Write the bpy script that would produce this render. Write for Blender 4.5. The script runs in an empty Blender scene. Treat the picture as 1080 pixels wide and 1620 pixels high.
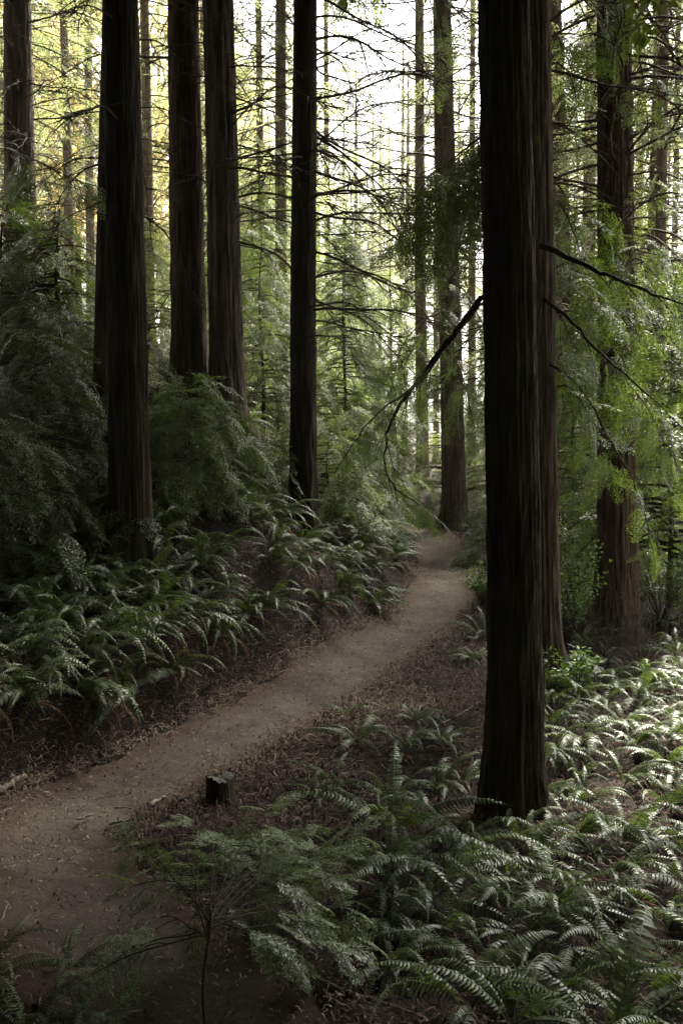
import bpy, math, numpy as np
from math import pi, radians as R
from mathutils import Vector, Matrix
sc = bpy.context.scene
C = sc.collection

# ---------------------------------------------------------------- camera, sky, sun, exposure
CAMZ = 2.7
PITCH = R(4.0)
F = 1575.0
cam = bpy.data.cameras.new("camera"); camo = bpy.data.objects.new("camera", cam); C.objects.link(camo)
camo.location = (0, 0, CAMZ); camo.rotation_euler = (R(90) - PITCH, 0, 0)
cam.sensor_fit = 'VERTICAL'; cam.sensor_height = 36; cam.lens = 35; cam.clip_start = .05; cam.clip_end = 3000
sc.camera = camo
SUN_EL, SUN_AZ = R(46), R(28)          # azimuth measured from +Y towards +X
w = bpy.data.worlds.new("World"); sc.world = w; w.use_nodes = True
nt = w.node_tree
sky = nt.nodes.new("ShaderNodeTexSky"); sky.sky_type = 'NISHITA'; sky.sun_disc = False
sky.sun_elevation = SUN_EL; sky.sun_rotation = SUN_AZ
sky.air_density = 1.0; sky.dust_density = 6.0; sky.ozone_density = .6
bg = nt.nodes["Background"]; hs = nt.nodes.new("ShaderNodeHueSaturation"); hs.inputs["Saturation"].default_value = .0; nt.links.new(sky.outputs[0], hs.inputs["Color"])
nt.links.new(hs.outputs[0], bg.inputs[0]); bg.inputs[1].default_value = .05
sl = bpy.data.lights.new("sun", 'SUN'); sl.energy = 5.0; sl.angle = R(8); sl.color = (1, .93, .80)
so = bpy.data.objects.new("sun", sl); C.objects.link(so)
sd = Vector((math.sin(SUN_AZ)*math.cos(SUN_EL), math.cos(SUN_AZ)*math.cos(SUN_EL), math.sin(SUN_EL)))
so.rotation_euler = (-sd).to_track_quat('-Z', 'Y').to_euler()
vs = sc.view_settings; vs.view_transform = 'Standard'; vs.look = 'None'; vs.gamma = 1; vs.exposure = 3.75
try:
    cy = sc.cycles; cy.use_denoising = True; cy.use_adaptive_sampling = False; cy.max_bounces = 6; cy.diffuse_bounces = 3; cy.glossy_bounces = 2
    cy.transmission_bounces = 3; cy.volume_bounces = 1; cy.transparent_max_bounces = 8
    cy.sample_clamp_indirect = .35; cy.sample_clamp_direct = .45
except Exception: pass

# ---------------------------------------------------------------- helpers
def at(px, py, Y):
    u = (px-540)/F; v = -(py-810)/F
    d = np.array([u, math.cos(PITCH)+v*math.sin(PITCH), -math.sin(PITCH)+v*math.cos(PITCH)])
    return d*(Y/d[1]) + np.array([0, 0, CAMZ])
def proj(p):
    x, y, z = p[0], p[1], p[2]-CAMZ
    f = y*math.cos(PITCH) - z*math.sin(PITCH); up = y*math.sin(PITCH) + z*math.cos(PITCH)
    if f < .1: return (-9999, -9999)
    return (540+F*x/f, 810-F*up/f)

class MB:
    def __init__(s): s.V = []; s.Fc = []; s.n = 0
    def idx(s, V, Fq):
        V = np.asarray(V, float).reshape(-1, 3); s.V.append(V); s.Fc.append(np.asarray(Fq, np.int64).reshape(-1, 4)+s.n); s.n += len(V)
    def quads(s, Q):
        Q = np.asarray(Q, float).reshape(-1, 4, 3)
        if len(Q): s.idx(Q.reshape(-1, 3), np.arange(len(Q)*4).reshape(-1, 4))
    def tube(s, P, rad, k=5, cap=False):
        P = np.asarray(P, float); n = len(P); rad = np.broadcast_to(np.asarray(rad, float), (n,))
        T = np.gradient(P, axis=0); T /= np.linalg.norm(T, axis=1)[:, None]+1e-9
        ref = np.array([0, 0, 1.0]) if abs(T[:, 2]).mean() < .8 else np.array([1.0, 0, 0])
        A = np.cross(T, ref); A /= np.linalg.norm(A, axis=1)[:, None]+1e-9; B = np.cross(T, A)
        th = np.arange(k)*2*pi/k
        V = P[:, None]+rad[:, None, None]*(np.cos(th)[None, :, None]*A[:, None]+np.sin(th)[None, :, None]*B[:, None])
        i, j = np.meshgrid(np.arange(n-1), np.arange(k), indexing='ij'); j2 = (j+1) % k
        Fq = np.stack([i*k+j, i*k+j2, (i+1)*k+j2, (i+1)*k+j], -1).reshape(-1, 4)
        s.idx(V.reshape(-1, 3), Fq)
    def mesh(s, name, mat, smooth=False):
        me = bpy.data.meshes.new(name)
        V = np.concatenate(s.V); Fq = np.concatenate(s.Fc)
        me.vertices.add(len(V)); me.vertices.foreach_set("co", V.astype(np.float32).ravel())
        me.loops.add(Fq.size); me.loops.foreach_set("vertex_index", Fq.astype(np.int32).ravel())
        me.polygons.add(len(Fq)); me.polygons.foreach_set("loop_start", (np.arange(len(Fq))*4).astype(np.int32))
        if smooth: me.polygons.foreach_set("use_smooth", np.ones(len(Fq), bool))
        me.materials.append(mat); me.update(calc_edges=True); return me
    def build(s, name, mat, parent=None, smooth=False):
        return obj(name, s.mesh(name, mat, smooth), parent)

def obj(name, me, parent=None):
    o = bpy.data.objects.new(name, me); C.objects.link(o)
    if parent is not None: o.parent = parent
    return o
def tag(o, label=None, cat=None, group=None, kind=None):
    if label: o['label'] = label
    if cat: o['category'] = cat
    if group: o['group'] = group
    if kind: o['kind'] = kind
    return o
def empty(name, loc, rz=0):
    o = bpy.data.objects.new(name, None); C.objects.link(o); o.location = tuple(loc); o.rotation_euler[2] = rz
    o.empty_display_size = .2; return o
def nrm(v): return v/(np.linalg.norm(v, axis=-1, keepdims=True)+1e-9)
ORD = "zeroth first second third fourth fifth sixth seventh eighth ninth tenth eleventh twelfth thirteenth fourteenth fifteenth sixteenth seventeenth eighteenth nineteenth twentieth".split()
def ordn(n):
    if n < len(ORD): return ORD[n]
    return "%d%s" % (n, {1: 'st', 2: 'nd', 3: 'rd'}.get(n % 10, 'th'))

# ---------------------------------------------------------------- materials
def newmat(name):
    m = bpy.data.materials.new(name); m.use_nodes = True; n = m.node_tree; return m, n, n.nodes["Principled BSDF"]
def noise(n, vec, scale, detail=4, rough=.6):
    t = n.nodes.new("ShaderNodeTexNoise"); t.inputs["Scale"].default_value = scale; t.inputs["Detail"].default_value = detail
    t.inputs["Roughness"].default_value = rough
    if vec is not None: n.links.new(vec, t.inputs["Vector"])
    return t.outputs[0]
def mapping(n, vec, sc3):
    t = n.nodes.new("ShaderNodeMapping"); t.inputs["Scale"].default_value = sc3; n.links.new(vec, t.inputs["Vector"]); return t.outputs[0]
def ramp(n, fac, stops):
    t = n.nodes.new("ShaderNodeValToRGB"); e = t.color_ramp.elements
    while len(e) < len(stops): e.new(.5)
    for k, (p, c) in enumerate(stops): e[k].position = p; e[k].color = (*c, 1)
    n.links.new(fac, t.inputs[0]); return t.outputs[0]
def mix(n, fac, a, b, mode='MIX'):
    t = n.nodes.new("ShaderNodeMix"); t.data_type = 'RGBA'; t.blend_type = mode
    for k, v in ((0, fac), (6, a), (7, b)):
        if isinstance(v, (int, float)): t.inputs[k].default_value = v
        elif isinstance(v, tuple): t.inputs[k].default_value = (*v, 1)
        else: n.links.new(v, t.inputs[k])
    return t.outputs[2]
def bump(n, p, h, strength, dist):
    t = n.nodes.new("ShaderNodeBump"); t.inputs["Strength"].default_value = strength; t.inputs["Distance"].default_value = dist
    n.links.new(h, t.inputs["Height"]); n.links.new(t.outputs[0], p.inputs["Normal"])
def coord(n): return n.nodes.new("ShaderNodeTexCoord").outputs["Object"]

def leafmat(name, stops, rough=.5, spec=.4, trans=.3, tcol=None):
    m, n, p = newmat(name)
    g = n.nodes.new("ShaderNodeNewGeometry"); oi = n.nodes.new("ShaderNodeObjectInfo")
    add = n.nodes.new("ShaderNodeMath"); add.operation = 'MULTIPLY_ADD'
    n.links.new(g.outputs["Random Per Island"], add.inputs[0]); add.inputs[1].default_value = .65
    mu = n.nodes.new("ShaderNodeMath"); mu.operation = 'MULTIPLY'; mu.inputs[1].default_value = .35
    n.links.new(oi.outputs["Random"], mu.inputs[0]); n.links.new(mu.outputs[0], add.inputs[2])
    col = ramp(n, add.outputs[0], stops)
    n.links.new(col, p.inputs["Base Color"]); p.inputs["Roughness"].default_value = rough
    p.inputs["Specular IOR Level"].default_value = spec
    if trans:
        tr = n.nodes.new("ShaderNodeBsdfTranslucent"); ms = n.nodes.new("ShaderNodeMixShader"); ms.inputs[0].default_value = trans
        n.links.new(mix(n, 1.0, col, tcol or (1.6, 1.7, .7), 'MULTIPLY'), tr.inputs[0])
        n.links.new(p.outputs[0], ms.inputs[1]); n.links.new(tr.outputs[0], ms.inputs[2])
        n.links.new(ms.outputs[0], n.nodes["Material Output"].inputs[0])
    return m
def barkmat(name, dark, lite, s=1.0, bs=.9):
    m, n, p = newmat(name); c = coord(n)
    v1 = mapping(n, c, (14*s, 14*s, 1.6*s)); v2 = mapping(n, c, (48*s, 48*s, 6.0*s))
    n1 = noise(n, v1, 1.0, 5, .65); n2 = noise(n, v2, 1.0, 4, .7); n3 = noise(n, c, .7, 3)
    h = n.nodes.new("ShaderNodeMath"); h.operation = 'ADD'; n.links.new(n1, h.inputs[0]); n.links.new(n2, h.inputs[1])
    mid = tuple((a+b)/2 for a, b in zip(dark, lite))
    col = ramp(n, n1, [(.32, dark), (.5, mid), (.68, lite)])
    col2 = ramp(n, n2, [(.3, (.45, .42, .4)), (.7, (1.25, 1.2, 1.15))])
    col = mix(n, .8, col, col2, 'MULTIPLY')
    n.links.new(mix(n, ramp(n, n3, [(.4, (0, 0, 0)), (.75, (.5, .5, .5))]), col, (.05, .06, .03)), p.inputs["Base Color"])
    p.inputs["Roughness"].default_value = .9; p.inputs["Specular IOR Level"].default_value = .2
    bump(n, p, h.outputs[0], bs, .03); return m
M = {}
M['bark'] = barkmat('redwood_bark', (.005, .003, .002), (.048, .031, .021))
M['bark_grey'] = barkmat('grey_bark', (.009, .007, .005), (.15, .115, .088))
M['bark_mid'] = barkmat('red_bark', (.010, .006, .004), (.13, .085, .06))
M['bark_far'] = barkmat('hazed_far_bark', (.07, .055, .042), (.24, .185, .145))  # far bark paled; background haze and brightness put into the colour
M['twig_far'] = barkmat('mossy_hazed_twig', (.07, .06, .03), (.17, .15, .09), 2)  # moss tone, with distant light and haze put into the colour
M['twig'] = barkmat('dead_twig', (.03, .022, .016), (.10, .075, .05), 2)
M['fern'] = leafmat('fern_frond', [(0, (.022, .034, .011)), (.5, (.052, .075, .026)), (1, (.13, .165, .066))], .44, .36, .22)
M['fern_dead'] = leafmat('dead_frond', [(0, (.05, .026, .014)), (1, (.20, .115, .06))], .8, .1, .1, (1, .9, .7))
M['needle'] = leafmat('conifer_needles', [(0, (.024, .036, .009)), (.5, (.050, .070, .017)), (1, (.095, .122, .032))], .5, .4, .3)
M['needle_lit'] = leafmat('lit_needles', [(0, (.040, .060, .013)), (.5, (.085, .118, .028)), (1, (.155, .19, .06))], .45, .4, .35, (1.5, 1.6, .85))  # brighter copy of the needles, lit look put into the colour
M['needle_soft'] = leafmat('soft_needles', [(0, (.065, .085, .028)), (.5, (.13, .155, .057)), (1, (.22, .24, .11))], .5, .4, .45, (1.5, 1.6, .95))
M['needle_pale'] = leafmat('lit_sapling_needles', [(0, (.06, .085, .03)), (.5, (.13, .165, .065)), (1, (.24, .28, .13))], .42, .5, .3, (1.4, 1.5, .8))  # paler sapling green, sunlit glow put into the colour
M['needle_far'] = leafmat('hazed_far_needles', [(0, (.10, .12, .05)), (.5, (.165, .18, .10)), (1, (.26, .27, .17))], .6, .3, .45, (1.4, 1.45, 1.05))  # paled foliage; the fading with distance is put into the colour
M['autumn'] = leafmat('yellow_leaves', [(0, (.20, .18, .08)), (.5, (.34, .30, .16)), (1, (.50, .44, .27))], .6, .2, .4, (1.2, 1.1, .75))
M['leaf'] = leafmat('shrub_leaves', [(0, (.05, .10, .02)), (.5, (.11, .18, .035)), (1, (.20, .27, .08))], .4, .5, .35)
M['litter'] = leafmat('litter', [(0, (.020, .012, .008)), (.45, (.05, .031, .021)), (.8, (.12, .082, .058)), (1, (.36, .28, .2))], .85, .15, 0)

M['litter_red'] = leafmat('red_twigs', [(0, (.018, .012, .008)), (.5, (.050, .033, .022)), (.85, (.11, .075, .052)), (1, (.28, .20, .14))], .8, .2, 0)
M['litter_pale'] = leafmat('dry_needles', [(0, (.04, .028, .020)), (.45, (.10, .074, .054)), (.8, (.21, .165, .13)), (1, (.46, .38, .29))], .8, .15, 0)
def groundmat():
    m, n, p = newmat('forest_floor'); c = coord(n)
    a = noise(n, c, 2.2, 6, .65); b = noise(n, c, 28, 5, .7); d = noise(n, mapping(n, c, (90, 90, 90)), 1, 3, .7)
    col = ramp(n, a, [(.3, (.008, .006, .004)), (.55, (.018, .012, .008)), (.75, (.034, .023, .016))])
    col = mix(n, .9, col, ramp(n, b, [(.3, (.35, .33, .3)), (.7, (1.7, 1.6, 1.5))]), 'MULTIPLY')
    col = mix(n, ramp(n, d, [(.62, (0, 0, 0)), (.72, (.6, .6, .6))]), col, (.15, .095, .06))
    n.links.new(col, p.inputs["Base Color"]); p.inputs["Roughness"].default_value = .95; p.inputs["Specular IOR Level"].default_value = .15
    bump(n, p, b, 1, .04); return m
def pathmat():
    m, n, p = newmat('trodden_earth'); c = coord(n)
    uv = n.nodes.new("ShaderNodeAttribute"); uv.attribute_name = "edge"
    a = noise(n, c, 1.6, 5, .6); b = noise(n, c, 30, 6, .75); d = noise(n, c, 130, 3, .7)
    col = ramp(n, a, [(.3, (.038, .030, .023)), (.7, (.115, .095, .077))])
    col = mix(n, .8, col, ramp(n, b, [(.32, (.38, .35, .33)), (.68, (1.55, 1.5, 1.45))]), 'MULTIPLY')
    col = mix(n, ramp(n, d, [(.3, (.7, .7, .7)), (.42, (0, 0, 0))]), col, (.045, .03, .02))
    add = n.nodes.new("ShaderNodeMath"); add.operation = 'MULTIPLY_ADD'; n.links.new(noise(n, c, 5, 5, .7), add.inputs[0]); add.inputs[1].default_value = .9
    n.links.new(uv.outputs["Fac"], add.inputs[2])
    e = ramp(n, add.outputs[0], [(.95, (0, 0, 0)), (1.0, (.9, .9, .9))]); 
    ee = n.nodes.new("ShaderNodeMapRange"); n.links.new(add.outputs[0], ee.inputs[0]); ee.inputs[1].default_value = .8; ee.inputs[2].default_value = 1.3; ee.inputs[3].default_value = 0; ee.inputs[4].default_value = .95
    col = mix(n, ee.outputs[0], col, mix(n, b, (.03, .018, .012), (.085, .052, .034)))
    n.links.new(col, p.inputs["Base Color"]); p.inputs["Roughness"].default_value = .92; p.inputs["Specular IOR Level"].default_value = .2
    h = n.nodes.new("ShaderNodeMath"); h.operation = 'ADD'; n.links.new(b, h.inputs[0]); n.links.new(d, h.inputs[1])
    bump(n, p, h.outputs[0], .7, .02); return m

# ---------------------------------------------------------------- terrain
PC = [(430, 1850, 3.0), (330, 1640, 4.2), (150, 1470, 5.2), (90, 1320, 6.7), (245, 1222, 8.0), (420, 1135, 9.7), (540, 1062, 11.5),
      (640, 1000, 13.5), (696, 945, 16.0), (703, 902, 18.3), (692, 862, 21.5), (660, 838, 24.5), (610, 825, 28)]
PCW = np.array([at(*p) for p in PC])
def catmull(P, m=14):
    P = np.vstack([2*P[0]-P[1], P, 2*P[-1]-P[-2]]); out = []
    for i in range(1, len(P)-2):
        for t in np.arange(m)/m:
            out.append(.5*((2*P[i])+(-P[i-1]+P[i+1])*t+(2*P[i-1]-5*P[i]+4*P[i+1]-P[i+2])*t*t+(-P[i-1]+3*P[i]-3*P[i+1]+P[i+2])*t**3))
    out.append(P[-2]); return np.array(out)
PL = catmull(PCW)
_sa = PL[:-1, :2]; _sd = PL[1:, :2]-PL[:-1, :2]; _sl = (_sd**2).sum(1)
def pathdist1(x, y):
    q = np.array([x, y], float); t = np.clip(((q-_sa)*_sd).sum(1)/_sl, 0, 1); e = q-_sa-t[:, None]*_sd; d = np.hypot(e[:, 0], e[:, 1]); i = int(d.argmin())
    return np.array([d[i]]), np.array([np.sign(_sd[i, 0]*(y-_sa[i, 1])-_sd[i, 1]*(x-_sa[i, 0]))]), np.array([i+t[i]])
def pathdist(x, y):      # distance, signed (left positive), index along
    x = np.asarray(x, float); y = np.asarray(y, float); sh = x.shape; x = x.ravel(); y = y.ravel()
    if x.size == 1: return tuple(a.reshape(sh) for a in pathdist1(x[0], y[0]))
    bd = np.full(x.shape, 1e9); bs = np.zeros(x.shape); bi = np.zeros(x.shape)
    for i in range(len(PL)-1):
        ax, ay = PL[i, :2]; bx, by = PL[i+1, :2]; dx, dy = bx-ax, by-ay; L2 = dx*dx+dy*dy
        t = np.clip(((x-ax)*dx+(y-ay)*dy)/L2, 0, 1); ex = x-ax-t*dx; ey = y-ay-t*dy; d = np.hypot(ex, ey)
        m = d < bd; bd[m] = d[m]; bs[m] = np.sign(dx*(y-ay)-dy*(x-ax))[m]; bi[m] = (i+t)[m]
    return bd.reshape(sh), bs.reshape(sh), bi.reshape(sh)
def sstep(a, b, x): t = np.clip((x-a)/(b-a), 0, 1); return t*t*(3-2*t)
def bank(x, y):
    d, s, i = pathdist(x, y)
    amt = .62*sstep(5.2, 7.2, y)*(1-sstep(15, 22, y))+.12
    return np.where(s > 0, sstep(.70, 1.25, d)*amt, 0)
CT = [(200, 875, 11.4), (30, 800, 13), (320, 770, 13.6), (330, 640, 16.5), (30, 560, 18.5), (483, 868, 15), (0, 1000, 9.6), (150, 990, 9.9), (350, 930, 11.5), (540, 838, 20), (330, 590, 22), (420, 680, 22), (480, 770, 20), (430, 620, 30), (250, 560, 28),
      (815, 1285, 7.2), (866, 1062, 11.3), (640, 1150, 9), (975, 1000, 13.5), (900, 1500, 5), (1080, 1600, 4.2), (1080, 1300, 6.5), (1080, 1080, 10.5),
      (1000, 860, 26), (450, 1500, 4.8), (716, 832, 24.5), (895, 800, 27), (780, 900, 18), (-300, 700, 14), (-300, 1000, 8), (1400, 1100, 10), (1400, 900, 20), (600, 1330, 6.5), (-200, 1500, 4.5)]
cp = [tuple(at(*c)) for c in CT]+[tuple(p) for p in PCW]
cp += [(0, 0, 1.1), (-2, 1, 1.2), (2, 1, .9), (0, 2.5, .65), (-4, -4, 1.8), (4, -4, .8), (0, -15, 2), (-25, -5, 8), (25, -5, -1), (-25, 35, 13), (-12, 30, 6.5), (0, 40, 2.6), (12, 40, .5), (30, 40, -3),
       (-70, 90, 24), (-30, 90, 12), (0, 90, 5), (40, 90, -3), (90, 90, -8), (-25, 15, 10), (25, 15, -2), (10, 26, .2)]
cp = np.array(cp, float)
def U(r2): return .5*r2*np.log(r2+1e-6)
_n = len(cp); _K = U(((cp[:, None, :2]-cp[None, :, :2])**2).sum(-1))+np.eye(_n)*.2
_Pm = np.hstack([np.ones((_n, 1)), cp[:, :2]])
_A = np.block([[_K, _Pm], [_Pm.T, np.zeros((3, 3))]])
_w = np.linalg.solve(_A, np.concatenate([cp[:, 2]-bank(cp[:, 0], cp[:, 1]), np.zeros(3)]))
rs = np.random.RandomState(3)
_wv = [(rs.uniform(.3, 1.1)*k*np.array([math.cos(a), math.sin(a)]), rs.uniform(0, 6), 1/k) for k in (1, 1.6, 2.6, 4, 6.5, 10) for a in rs.uniform(0, 6.28, 3)]
def HT(x, y):
    x = np.asarray(x, float); y = np.asarray(y, float); sh = x.shape; xr = np.clip(x.ravel(), -95, 95); yr = np.clip(y.ravel(), -30, 110)
    r2 = (xr[:, None]-cp[None, :, 0])**2+(yr[:, None]-cp[None, :, 1])**2
    z = U(r2)@_w[:_n]+_w[_n]+_w[_n+1]*xr+_w[_n+2]*yr+bank(xr, yr)
    d, s, i = pathdist(xr, yr); rough = sstep(.5, 1.2, d)
    b = sum(a*np.sin(xr*k[0]*2+yr*k[1]*2+ph) for k, ph, a in _wv)
    return (z+.028*b*rough).reshape(sh)
def H1(x, y): return float(HT(np.array([x]), np.array([y]))[0])

def axis(parts):
    out = []
    for a, b, st in parts: out.append(np.arange(a, b, st))
    return np.concatenate(out+[np.array([parts[-1][1]])])
gx = axis([(-600, -100, 50), (-100, -20, 3), (-20, -7, .5), (-7, 7, .07), (7, 20, .5), (20, 100, 3), (100, 600, 50)])
gy = axis([(-200, -30, 20), (-30, 2.5, 1.0), (2.5, 16, .07), (16, 28, .12), (28, 60, 1.0), (60, 120, 4), (120, 700, 40)])
X, Y = np.meshgrid(gx, gy); Z = HT(X.ravel(), Y.ravel()).reshape(X.shape)
rs = np.random.RandomState(5)
d, s_, i_ = pathdist(X, Y)
Z = Z+np.where((Y > 2) & (Y < 28) & (abs(X) < 7.5), rs.normal(0, .012, Z.shape)*sstep(.55, .8, d), 0)
Z -= .05*(1-sstep(.39, .63, d+rs.normal(0, .05, d.shape)))
nx, ny = len(gx), len(gy)
ii, jj = np.meshgrid(np.arange(ny-1), np.arange(nx-1), indexing='ij')
mb = MB(); mb.idx(np.stack([X, Y, Z], -1), np.stack([ii*nx+jj, ii*nx+jj+1, (ii+1)*nx+jj+1, (ii+1)*nx+jj], -1))
tag(mb.build('ground', groundmat(), None, True), 'brown forest floor with rising left bank', kind='structure')
# path
T = np.gradient(PL[:, :2], axis=0); T /= np.linalg.norm(T, axis=1)[:, None]; Np = np.stack([-T[:, 1], T[:, 0]], 1)
tt = np.linspace(0, len(PL)-1, 420); ti = np.clip(tt.astype(int), 0, len(PL)-2); tf = (tt-ti)[:, None]
cx = PL[ti, :2]*(1-tf)+PL[ti+1, :2]*tf; nn = nrm(Np[ti]*(1-tf)+Np[ti+1]*tf)
sv = np.linspace(-1, 1, 25)
W = .55+.05*sstep(3, 6, np.interp(tt, np.arange(len(PL)), PL[:, 1]))*0+.05*np.sin(tt*.31)+.04*np.sin(tt*.83+1)
P2 = cx[:, None]+nn[:, None]*(sv[None, :, None]*W[:, None, None])
pz = HT(P2[..., 0].ravel(), P2[..., 1].ravel()).reshape(P2.shape[:2])+.004-.03*(1-sv[None]**2)
_r8 = np.random.RandomState(8); pz += _r8.normal(0, .005, pz.shape)
for _ in range(260):      # scuffs and footprints
    q = _r8.randint(0, pz.shape[0]); c0 = cx[q]+nn[q]*_r8.uniform(-.4, .4); a = _r8.uniform(0, 3.1); dx = P2[..., 0]-c0[0]; dy = P2[..., 1]-c0[1]
    pz -= _r8.uniform(-.008, .014)*np.exp(-((dx*math.cos(a)+dy*math.sin(a))/.13)**2-((-dx*math.sin(a)+dy*math.cos(a))/.06)**2)
na, nb_ = P2.shape[:2]; ii, jj = np.meshgrid(np.arange(na-1), np.arange(nb_-1), indexing='ij')
mb = MB(); mb.idx(np.concatenate([P2, pz[..., None]], -1), np.stack([ii*nb_+jj, (ii+1)*nb_+jj, (ii+1)*nb_+jj+1, ii*nb_+jj+1], -1)[..., ::-1])
po = mb.build('path', pathmat(), None, True); tag(po, 'pale trodden dirt path winding away', kind='structure')
at_ = po.data.attributes.new('edge', 'FLOAT', 'POINT'); at_.data.foreach_set('value', np.broadcast_to(np.abs(sv)[None], (na, nb_)).astype(np.float32).ravel().copy())

# ---------------------------------------------------------------- trunks and dead branches
def trunk_mesh(rng, Hh, r0, base, topoff, mat, seg=96, rows=170, flare=.45, furrow=.1, fl_h=.35, low=-.5):
    zz = np.concatenate([np.linspace(low, 8, rows), np.linspace(8.4, Hh, 24)])
    th = np.arange(seg)*2*pi/seg
    taper = np.clip(1-.022*np.clip(zz, 0, None), .0, 1)*np.clip((Hh-zz)/6, 0.02, 1)**.5
    rr = r0*taper*(1+flare*np.exp(-np.clip(zz, -.08, None)/fl_h))
    TH, ZZ = np.meshgrid(th, zz); D = np.zeros_like(TH)
    for k, (n, a) in enumerate([(7, .6), (11, .8), (17, 1), (26, .8), (39, .5)]):
        nz = np.cumsum(rng.normal(0, 1, len(zz)))*.045; nz = np.convolve(nz, np.ones(7)/7, 'same')
        sn = np.sin((n*TH+2*nz[:, None]*3+rng.uniform(0, 6)+.7*np.sin(TH*3+ZZ*.8+k))*.5*1.0) if n % 1 else np.sin(n*TH/2*2+nz[:, None]*4+.6*np.sin(TH*2+ZZ*.7+k)+rng.uniform(0, 6))
        D -= a*np.exp(-(sn/.35)**2)
    D += rng.normal(0, .16, D.shape)
    for k in range(14):
        a0 = rng.uniform(0, 6.28); kk = rng.randint(4, 16); D += .22*np.sin(kk*TH+a0+ZZ*rng.normal(0, 2.5))*np.sin(ZZ*rng.uniform(2, 9)+rng.uniform(0, 6))
    lob = .06*np.sin(TH*3+rng.uniform(0, 6))+.05*np.sin(TH*5+rng.uniform(0, 6))+.04*np.sin(TH*2+ZZ*.3)
    rootl = .28*np.maximum(0, np.sin(TH*4+rng.uniform(0, 6)))*np.exp(-np.clip(ZZ, -.05, None)/.2)
    Rr = rr[:, None]*(1+furrow*D*.5+lob*(.5+np.exp(-np.clip(ZZ, 0, None)))+rootl)
    wob = np.stack([np.sin(zz*.35+rng.uniform(0, 6))*.02, np.sin(zz*.3+rng.uniform(0, 6))*.02], 1)*np.clip(zz, 0, 1)[:, None]
    ax = topoff[0]*zz+wob[:, 0]; ay = topoff[1]*zz+wob[:, 1]
    V = np.stack([ax[:, None]+Rr*np.cos(TH), ay[:, None]+Rr*np.sin(TH), ZZ], -1)
    n, k = len(zz), seg; i, j = np.meshgrid(np.arange(n-1), np.arange(k), indexing='ij'); j2 = (j+1) % k
    mb = MB(); mb.idx(V, np.stack([i*k+j, i*k+j2, (i+1)*k+j2, (i+1)*k+j], -1))
    return mb.mesh('trunk', mat, True), lambda z: (np.interp(z, zz, ax), np.interp(z, zz, ay), np.interp(z, zz, rr))

def dead_branch_mesh(rng, L=2.2, droop=.5, ntw=14, name='dead_branch', mat=None, rb=.016, k=4):
    mb = MB(); n = 14; t = np.linspace(0, 1, n)
    side = rng.normal(0, .16); up0 = rng.uniform(-.1, .35)
    P = np.stack([t*L*(1-.12*t), side*t*t*L+.03*np.sin(t*9+rng.uniform(0, 6)), L*(up0*t-droop*t*t)+.03*np.sin(t*11+rng.uniform(0, 6))], 1)
    P += np.cumsum(rng.normal(0, .012, P.shape), 0)*t[:, None]
    mb.tube(P, rb*(1-.82*t), k)
    for q in range(ntw):
        u = rng.uniform(.18, .97); b = P[0]*0+np.array([np.interp(u, t, P[:, c]) for c in range(3)])
        sg = rng.choice([-1, 1]); l = L*rng.uniform(.12, .42)*(1.15-u); m = 6; s = np.linspace(0, 1, m)
        dr = nrm(np.array([.75, sg*rng.uniform(.5, 1), rng.uniform(-.35, .1)])); cv = rng.uniform(-.1, .6)
        Q = b+s[:, None]*l*dr+np.stack([s*0, sg*s*s*0, -cv*l*s*s], 1)+np.cumsum(rng.normal(0, .006, (m, 3)), 0)*s[:, None]
        mb.tube(Q, rb*.38*(1-.75*s)+.0015, 3)
        if rng.rand() < .6:
            b2 = Q[3]; l2 = l*.5; d2 = nrm(dr+rng.normal(0, .5, 3)); Q2 = b2+np.linspace(0, 1, 4)[:, None]*l2*d2
            mb.tube(Q2, [.003, .0025, .002, .0012], 3)
    return mb.mesh(name, mat or M['twig'], False)
rg = np.random.RandomState(11)
DB = [dead_branch_mesh(rg, 2.2, rg.uniform(.25, .6), 16) for _ in range(12)]
DBF = [dead_branch_mesh(rg, 3.2, rg.uniform(.2, .5), 16, mat=M['twig_far'], rb=.022, k=3) for _ in range(6)]

# ---------------------------------------------------------------- foliage sprays
def kite(a, b, nrmv, wd):
    a = np.asarray(a); b = np.asarray(b); s = nrm(np.cross(b-a, nrmv))*np.asarray(wd)[..., None]*.5; m = a*.55+b*.45
    return np.stack([a, m+s, b, m-s], -2)
def spray(rng, L, nt_, tl, ll, lw, sp, droop=.25, ang=52):
    out = []; 
    xs = np.linspace(.08, .96, nt_)
    def zf(x): return -droop*L*(x/L)**2
    axes = [(np.zeros(3), np.array([1., 0, 0]), L)]
    for k, u in enumerate(xs):
        for sg in (-1, 1):
            a = math.radians(ang+rng.normal(0, 6)); l = tl*math.sin(pi*(.16+.84*(1-u)*.9+.02))**.7*rng.uniform(.75, 1.15) if u > .15 else tl*.6*rng.uniform(.6, 1)
            l *= (1.1-.75*u)
            axes.append((np.array([u*L, 0, 0]), np.array([math.cos(a), sg*math.sin(a), rng.normal(0, .06)]), l))
    for o, dv, l in axes:
        m = max(2, int(l/sp)); t = (np.arange(m)+.6)/m*l
        p = o+t[:, None]*dv; side = np.array([-dv[1], dv[0], 0])
        for sg in (-1, 1):
            dd = nrm(dv*.75+sg*side*.9+rng.normal(0, .12, (m, 3)))
            le = ll*rng.uniform(.75, 1.15, m)*(1-.35*t/l)
            q = p+dd*le[:, None]; nv = nrm(np.array([0, 0, 1.])+rng.normal(0, .25, (m, 3)))
            A = p.copy(); B = q.copy(); 
            for arr in (A, B): arr[:, 2] += zf(arr[:, 0])-.12*abs(arr[:, 1])
            out.append(kite(A, B, nv, np.full(m, lw)*rng.uniform(.8, 1.2, m)))
    return np.concatenate(out)
rg = np.random.RandomState(21)
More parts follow.
